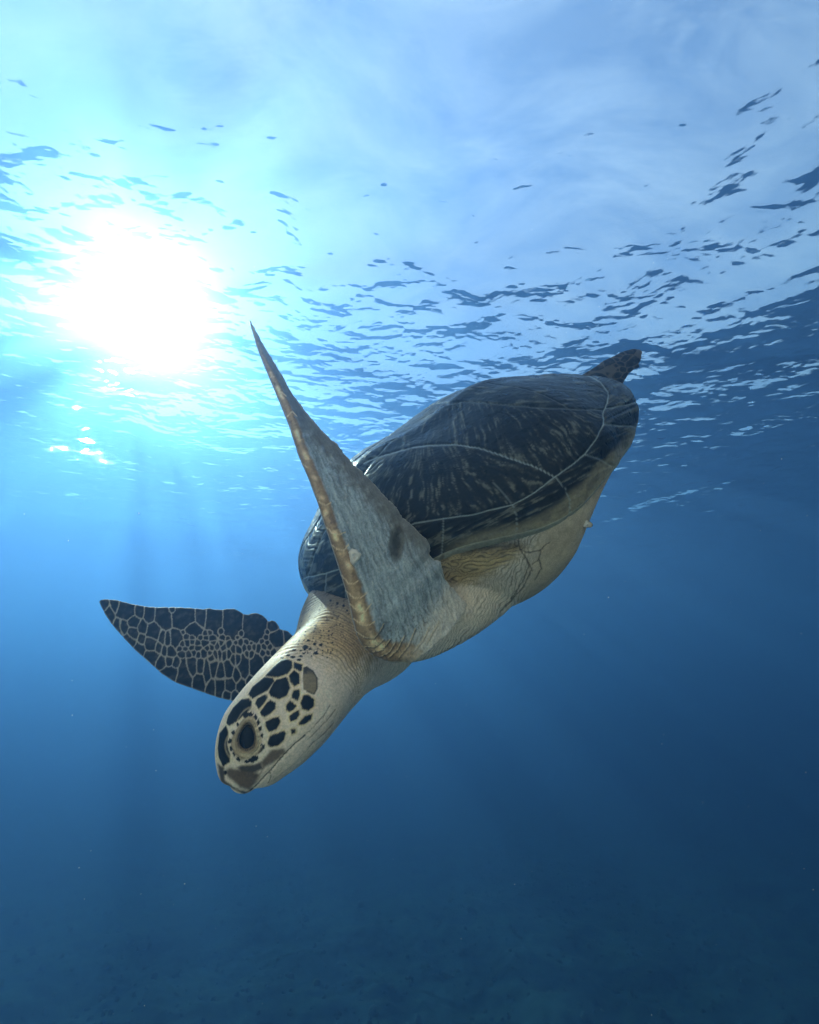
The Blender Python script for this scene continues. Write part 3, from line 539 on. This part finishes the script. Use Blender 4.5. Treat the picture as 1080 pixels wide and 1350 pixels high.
# blend colour across the joints and set the relief
jb = np.maximum(ball(loc(590, 800, .69), .05), ball(loc(500, 850, .70), .02)); ch_ = relax(np.c_[col, hgt], jb * .55, 14); col = ch_[:, :3]
em.vertices.foreach_set('co', V.astype(np.float32).ravel()); em.update()
Nrm = np.empty(nv * 3, np.float32); em.vertex_normals.foreach_get('vector', Nrm); Nrm = Nrm.reshape(-1, 3)
V = V + Nrm * hgt[:, None]
em.vertices.foreach_set('co', V.astype(np.float32).ravel()); em.update()
def put_attr(me, name, arr, rgh):
    a = me.color_attributes.new(name, 'FLOAT_COLOR', 'POINT'); a.data.foreach_set('color', np.c_[np.clip(arr, 0, 1), rgh].astype(np.float32).ravel())
col = col * np.array([1.27, 1.05, .98]) * (1 + .16 * sstep(.18, .45, col.mean(1)))[:, None]
put_attr(em, 'pigment', np.clip(col, 0, .92), rough)
def hide_mat(name, bump=.25, scale=420., spec=.06, rmin=0., sss=0.):
    m = mat(name); g = G(m); at_ = g.n('ShaderNodeAttribute', attribute_name='pigment'); oc = g.n('ShaderNodeTexCoord').outputs['Object']
    n_ = g.n('ShaderNodeTexNoise', {'Vector': oc, 'Scale': scale, 'Detail': 4., 'Roughness': .6}).outputs[0]; n2_ = g.n('ShaderNodeTexVoronoi', {'Vector': oc, 'Scale': scale * .8}).outputs['Distance']
    hh2 = g.math('ADD', n_, g.math('MULTIPLY', n2_, .5)); b_ = g.n('ShaderNodeBump', {'Height': hh2, 'Strength': bump, 'Distance': .0012}).outputs[0]
    cc = g.mix(g.rng(n_, .3, .7, 0., .28), at_.outputs['Color'], (.02, .02, .02, 1))
    p_ = g.n('ShaderNodeBsdfPrincipled', {'Base Color': cc, 'Roughness': g.math('ADD', at_.outputs['Alpha'], rmin), 'Specular IOR Level': spec, 'Normal': b_})
    g.link(p_.outputs[0], g.out.inputs['Surface']); return m
skin = hide_mat('wrinkled_scaly_skin'); em.materials.clear(); em.materials.append(skin); em.name = 'body'
root = bpy.data.objects.new('sea_turtle', None); COL.objects.link(root)
Ml = np.eye(4); Ml[:3, :3] = (AX @ CAMW).T; Ml[:3, 3] = C0 @ CAMW; root.matrix_world = Matrix(Ml.tolist()); root.empty_display_size = .1
root['label'] = 'large green sea turtle diving head down through blue water with one front flipper raised'; root['category'] = 'sea turtle'
body = bpy.data.objects.new('body', em); COL.objects.link(body); body.parent = root
print('skin verts', nv)

# ---------------------------------------------------------------- carapace with its scutes
NU, NT = 560, 520
u = np.sin(np.linspace(-math.pi / 2 + .03, math.pi / 2 - .03, NU)); w, h, d, zm = shell_shape(u); th = np.linspace(-math.pi / 2, math.pi / 2, NT)
fl_ = 1 + .0 * u
Z = h[:, None] * np.cos(th)[None] ** .9 + zm[:, None]; Y = w[:, None] * np.sin(th)[None]
Z = Z + .006 * np.exp(-(th[None] / .10) ** 2) * cl(1 - u[:, None] ** 2)                                   # low keel
serr = .0035 * np.abs(np.sin(np.arcsin(np.clip(u, -1, 1)) * 9.5))[:, None] * sstep(.80, 1, np.abs(np.sin(th)))[None] * sstep(.2, -.6, u)[:, None]
Y = Y + np.sign(Y) * serr
CP = np.stack([np.repeat((u * HL)[:, None], NT, 1), Y, Z], -1); CPm = CP * [1, -1, 1]
cref = np.where((Y >= 0)[..., None], chart(CP), chart(CPm))
S1 = [(380,770),(394,765),(412,760),(430,757),(446,750),(492,717),(545,690),(585,684),(625,677),(676,665),(705,648),(731,629),(755,612),(771,599),(785,580),(795,560),(794,545),(801,530),(801,518),(792,505),(778,497),(760,490)]
S7 = [(731,629),(700,613),(660,599),(630,591),(600,586),(575,587),(545,590),(520,597),(504,602),(480,612)]
S8 = [(794,541),(760,540),(716,539),(667,534),(640,531),(611,530),(590,533),(576,537),(560,544),(544,553),(510,588),(480,625),(450,665),(425,705),(405,765)]
bold = [S1, S7]; thin = [S8, [(674,663),(660,645),(650,636)]]
marg = [[(676,665),(681,680),(683,700),(687,712)], [(731,629),(745,645),(751,660),(751,680),(751,700)], [(771,599),(790,606),(804,613),(825,622)], [(795,560),(815,562),(840,562)], [(799,538),(845,530)], [(584,684),(584,700),(583,716),(582,745)], [(430,757),(429,772),(428,790)],
        [(530,697),(527,730),(524,790)], [(490,718),(484,750),(478,800)], [(456,744),(456,800)], [(640,674),(641,690),(640,725)]]
far_e = [[(545,553),(535,532)], [(640,531),(632,505)], [(716,539),(716,495)]]
nz = fbm(CP[..., 0] * 22, CP[..., 1] * 22, CP[..., 2] * 22, seed=61, oct=3); wob = np.stack([nz, np.roll(nz, 31, 0)], -1) * 1.3
rr_ = cref + wob
def dmin(ls): return np.minimum.reduce([seg_dist(rr_, l) for l in ls])
dB, dT, dM = dmin(bold), dmin(thin[:1]), dmin(marg[:5] + marg[5:10])
vx = np.abs(CP[..., 0][..., None] - np.array([.27, .10, -.07, -.22])).min(-1) * 700; insideV = poly_sd(cref, S8 + [(380, 765), (380, 480), (800, 440)]) ; dV = np.where((insideV < 0), vx, 99)
# extra front costal seam hidden by the flipper
dC = seg_dist(rr_, [(500,713),(478,690),(455,668)])
dall = np.minimum.reduce([dB, dT, dM, dV, dC])
wall = dall < 1.5
lab = np.zeros((NU, NT), np.int32); nl = 0; free = ~wall
from collections import deque
fl = free.ravel().tolist(); labf = [0] * (NU * NT)
for st0 in range(0, NU * NT, 37):
    if not fl[st0] or labf[st0]: continue
    nl += 1; dq = deque([st0]); labf[st0] = nl; cells = 0
    while dq:
        p_ = dq.popleft(); cells += 1; i_, j_ = divmod(p_, NT)
        for q_ in ((p_ - NT) if i_ > 0 else -1, (p_ + NT) if i_ < NU - 1 else -1, p_ - 1 if j_ > 0 else -1, p_ + 1 if j_ < NT - 1 else -1):
            if q_ >= 0 and fl[q_] and not labf[q_]: labf[q_] = nl; dq.append(q_)
lab = np.array(labf, np.int32).reshape(NU, NT)
cnt = np.bincount(lab.ravel()); 
for k_ in range(1, len(cnt)):
    if cnt[k_] < 350: lab[lab == k_] = 0
for _ in range(200):
    z_ = lab == 0
    if not z_.any(): break
    nb = lab.copy()
    for sh in ((1, 0), (-1, 0), (0, 1), (0, -1)):
        r_ = np.roll(lab, sh, (0, 1)); nb = np.where((nb == 0) & (r_ > 0), r_, nb)
    lab = nb
# every scute one connected piece
for k_ in np.unique(lab):
    msk = (lab == k_); seen = np.zeros_like(msk); best = None; comps = []
    idxs = np.argwhere(msk)
    todo = msk.copy()
    while todo.any():
        s0 = tuple(np.argwhere(todo)[0]); comp = [s0]; todo[s0] = False; dq = deque(comp)
        while dq:
            i_, j_ = dq.popleft()
            for a_, b_ in ((i_ - 1, j_), (i_ + 1, j_), (i_, j_ - 1), (i_, j_ + 1)):
                if 0 <= a_ < NU and 0 <= b_ < NT and todo[a_, b_]: todo[a_, b_] = False; comp.append((a_, b_)); dq.append((a_, b_))
        comps.append(comp)
    comps.sort(key=len)
    for comp in comps[:-1]:
        for a_, b_ in comp: lab[a_, b_] = 0
for _ in range(200):
    z_ = lab == 0
    if not z_.any(): break
    nb = lab.copy()
    for sh in ((1, 0), (-1, 0), (0, 1), (0, -1)):
        r_ = np.roll(lab, sh, (0, 1)); nb = np.where((nb == 0) & (r_ > 0), r_, nb)
    lab = nb
# pigment
n1 = fbm(cref[..., 0] * .03, cref[..., 1] * .03, seed=62, oct=3); n2 = fbm(CP[..., 0] * 160, CP[..., 1] * 160, CP[..., 2] * 160, seed=63, oct=3)
def rays(cx, cy, fa, fr, seed):
    dx, dy = cref[..., 0] - cx, cref[..., 1] - cy; r = np.hypot(dx, dy); a = np.arctan2(dy, dx)
    return fbm(a * fa + n1 * 1.5, r * fr, nz * .6, seed=seed, oct=4, gain=.6), r
ra, r1 = rays(560, 545, 34, .055, 64); rb, r2 = rays(600, 440, 60, .030, 65); rc, r3 = rays(470, 640, 18, .04, 66)
lower = poly_sd(cref, S7 + [(440, 700), (545, 690), (676, 665), (731, 629)]) < 0
stv = np.where(lower, ra, rb); stv = np.where(insideV < 0, fbm(cref[..., 0] * .05 + cref[..., 1] * .02, cref[..., 1] * .35, seed=67, oct=4), stv)
below_ = poly_sd(cref, S1 + [(860, 480), (860, 900), (380, 900)]) < 0
stv = np.where(below_, fbm((cref[..., 0] + cref[..., 1] * .3) * .05, (cref[..., 1] + .5 * cref[..., 0]) * .28, seed=68, oct=4), stv)
cc = np.tile(np.array((.010, .0095, .009)), (NU, NT, 1))
mott = fbm(CP[..., 0] * 60, CP[..., 1] * 60, CP[..., 2] * 60, seed=69, oct=4)
cc = mixc(cc, (.045, .038, .028), sstep(-.1, .8, stv + .3 * mott) * .8); cc = mixc(cc, (.20, .18, .145), sstep(.50, 1.1, stv + .45 * mott + .35 * n2) * .55)
cc = mixc(cc, (.10, .095, .08), sstep(.1, .8, mott) * .35 * (insideV < 0)); cc = mixc(cc, (.20, .20, .17), sstep(560, 430, cref[..., 0] + 1.0 * (cref[..., 1] - 600) * .3) * .55 * ~below_ * sstep(-.5, .6, mott + stv))  # upper front of shell lightened: sunlit sheen put into the pigment
tan_ = [(380,900),(560,724),(600,716),(640,702),(690,692),(735,668),(765,640),(800,606),(822,585),(842,560),(880,560),(880,900)]
td = poly_sd(cref + wob * 3, tan_); tw_ = sstep(9, -7, td) * sstep(560, 640, cref[..., 0]); cc = mixc(cc, (.30, .225, .14), tw_ * .9); cc = mixc(cc, (.09, .07, .05), tw_ * sstep(.1, .7, mott) * .5)
for dd_, a_, wd in ((dB, .75, 1.2), (dM, .5, 1.05), (dT, .22, 1.1), (dV, .18, 1.2), (seg_dist(rr_, thin[1]), .3, 1.1), (dC, .5, 1.4)):
    cc = mixc(cc, (.36, .37, .36), sstep(wd, wd * .35, dd_) * a_)
rimf = seg_dist(cref, [(380,815),(399,806),(404,793),(427,787),(454,790),(500,792)]); cc = mixc(cc, (.50, .38, .20), sstep(.985, .995, np.abs(u))[:, None] * .8)
Hc = .0016 * sstep(.2, 3.2, np.minimum.reduce([dB, dM * 1.1, dT * 1.4, dC, dV * 2.0])) + .0005 * stv + .0003 * n2 + .0010 * n1 * .5
def gnorm(P):
    a = np.gradient(P, axis=0); b = np.gradient(P, axis=1); n = unit(np.cross(a, b)); return np.where((n[..., 2:3] < 0), -n, n)
GN = gnorm(CP); CPd = CP + GN * Hc[..., None]
shellm = hide_mat('keratin_shell', bump=.15, scale=260., spec=.06, rmin=-.08)
rgh = np.clip(.42 + .10 * mott, .3, .6)
# carapace bed: pale bone under the scutes plus the turned-under rim
NR = 14; qn = np.linspace(0, 1, NR)
def rimside(sgn):
    e = CPd[:, -1 if sgn > 0 else 0]; cen = e * [1, .86, 1] - [0, 0, .030]; mid = e * [1, .985, 1] - [0, 0, .014]
    return (1 - qn)[None, :, None] ** 2 * e[:, None] + 2 * (qn * (1 - qn))[None, :, None] * mid[:, None] + (qn ** 2)[None, :, None] * cen[:, None]
under = CP - GN * .0022
G2 = np.concatenate([rimside(-1)[:, ::-1][:, :-1], CPd[:, :1], under[:, 1:-1], CPd[:, -1:], rimside(1)[:, 1:]], 1)
m2 = G2.shape[1]; c2_ = np.tile(np.array((.36, .30, .22)), (NU, m2, 1)); nn2 = fbm(G2[..., 0] * 60, G2[..., 1] * 60, G2[..., 2] * 60, seed=70, oct=3); c2_ = c2_ * (1 + .25 * nn2)[..., None]
car = mesh_obj('carapace', G2.reshape(-1, 3), grid_faces(NU, m2), shellm, root); put_attr(car.data, 'pigment', c2_.reshape(-1, 3), np.full(NU * m2, .5))
F = grid_faces(NU, NT); fl_lab = lab[:-1, :-1].ravel(); Vp = CPd.reshape(-1, 3); Cp = cc.reshape(-1, 3); Rp = rgh.ravel(); Np = GN.reshape(-1, 3)
full = mesh_obj('tmp_full', Vp, F, None, None, link=False); vn = np.empty(len(Vp) * 3, np.float32); full.data.vertex_normals.foreach_get('vector', vn); vn = vn.reshape(-1, 3)
for k_ in np.unique(fl_lab):
    f_ = F[fl_lab == k_]; vi, inv = np.unique(f_.ravel(), return_inverse=True)
    so = mesh_obj('scute', Vp[vi], inv.reshape(-1, 4), shellm, car); put_attr(so.data, 'pigment', Cp[vi], Rp[vi])
    so.data.normals_split_custom_set_from_vertices(vn[vi].tolist())
bpy.data.objects.remove(full)

# ---------------------------------------------------------------- eyes, barnacles
em_ = mat('wet_dark_eye'); g = G(em_); oc = g.n('ShaderNodeTexCoord').outputs['Object']; ln_ = g.n('ShaderNodeVectorMath', {0: oc}, operation='LENGTH')
g.link(g.n('ShaderNodeBsdfPrincipled', {'Base Color': (.003, .003, .004, 1), 'Roughness': .10, 'Specular IOR Level': .12}).outputs[0], g.out.inputs['Surface'])
i_ = np.argmin(np.where(head.near, np.hypot(head.ref[..., 0] - EYE[0], head.ref[..., 1] - EYE[1]), 1e9)); ii, jj = divmod(int(i_), head.nj)
for j_, sg in ((jj, 1), ((-jj) % head.nj, -1)):
    pc = head.P[ii, j_]; ou = unit(lat[ii] * sg); up_ = up[ii]; fw = unit(np.cross(up_, ou))
    a_, b_ = np.meshgrid(np.linspace(0, math.pi, 33), np.linspace(0, 2 * math.pi, 48, endpoint=False), indexing='ij')
    ax1 = unit(tan[ii]); ax2 = unit(np.cross(ou, ax1))
    # long axis of the eye opening follows the head's dive
    d_long = unit(to_local(at(329, 985, .545)) - to_local(at(323, 957, .545))); d_long = unit(d_long - ou * (d_long @ ou)) if sg > 0 else unit((d_long - lat[ii] * 2 * (d_long @ lat[ii])) - ou * ((d_long - lat[ii] * 2 * (d_long @ lat[ii])) @ ou)); d_sh = np.cross(d_long, ou)
    pts = (np.cos(a_) * .0080)[..., None] * ou + (np.sin(a_) * np.cos(b_) * .0182)[..., None] * d_long + (np.sin(a_) * np.sin(b_) * .0118 * (1 + .32 * np.sin(a_) * np.cos(b_)))[..., None] * d_sh
    eo = mesh_obj('eye', (pts + pc - ou * .0028).reshape(-1, 3), grid_faces(33, 48, True), em_, root)
bm_ = mat('barnacle_plates'); g = G(bm_); oc = g.n('ShaderNodeTexCoord').outputs['Object']; n_ = g.n('ShaderNodeTexNoise', {'Vector': oc, 'Scale': 300., 'Detail': 3.}).outputs[0]
g.link(g.n('ShaderNodeBsdfPrincipled', {'Base Color': g.mix(n_, (.50, .36, .30, 1), (.80, .68, .60, 1)), 'Roughness': .7, 'Normal': g.n('ShaderNodeBump', {'Height': n_, 'Strength': .4, 'Distance': .001}).outputs[0]}).outputs[0], g.out.inputs['Surface'])
def barnacle(px, py, hint, outline, hgt_, tint=None):
    # a low cone of six plates standing on the skin, outline given around its foot
    rd = Vector(to_local(at(px, py, hint)) - to_local(np.zeros(3))).normalized(); o0 = Vector(to_local(np.zeros(3)))
    from mathutils.bvhtree import BVHTree
    return o0, rd
kd2 = kdtree.KDTree(nv // 3 + 1); sel = np.nonzero((part == 2))[0]
for q_ in sel: kd2.insert(V[q_], int(q_))
kd2.balance()
dd0 = np.hypot(*(chart(V[sel]) - [467.5, 735]).T); q_ = sel[dd0 < 3]; q_ = q_[np.argmax((Nrm[q_] @ view))]; bp, bn = V[q_], Nrm[q_]
foot = [(458,728),(463,723),(470,724),(477,731),(474,737),(466,746),(461,742),(460,735)]
dpt = float((bp @ AX + C0)[2]); ft = np.array([loc(x, y, dpt) for x, y in foot]); ce = ft.mean(0); bv = []; rings = ((1.0, -.002), (.97, .001), (.80, .0045), (.52, .0062), (.34, .0055), (.2, .003), (.02, .0028))
for r_, z_ in rings: bv += [ce + (p_ - ce) * r_ * (1 + .05 * math.sin(k_ * 2.4)) + unit(bn) * z_ for k_, p_ in enumerate(poly_resample(np.vstack([ft, ft[:1]]), 25)[:-1])]
bo = mesh_obj('barnacle', np.array(bv) - ce * 0, grid_faces(len(rings), 24, True), bm_, root)
mm = np.nonzero((part == 1))[0]; dd0 = np.hypot(*(chart(V[mm]) - [771, 690]).T); q_ = mm[np.argmin(dd0 + 0 * mm)]; ce = V[q_]; bv = []
for r_, z_ in ((1, -.003), (.95, .003), (.7, .008), (.35, .009), (.02, .006)): bv += [ce + (AX @ np.array([math.cos(t_), math.sin(t_) * .7, 0])) * .0075 * r_ + (AX @ np.array([.8, -.3, 0])) * z_ for t_ in np.linspace(0, 6.28, 16, endpoint=False)]
mesh_obj('barnacle', np.array(bv), grid_faces(5, 16, True), bm_, root)
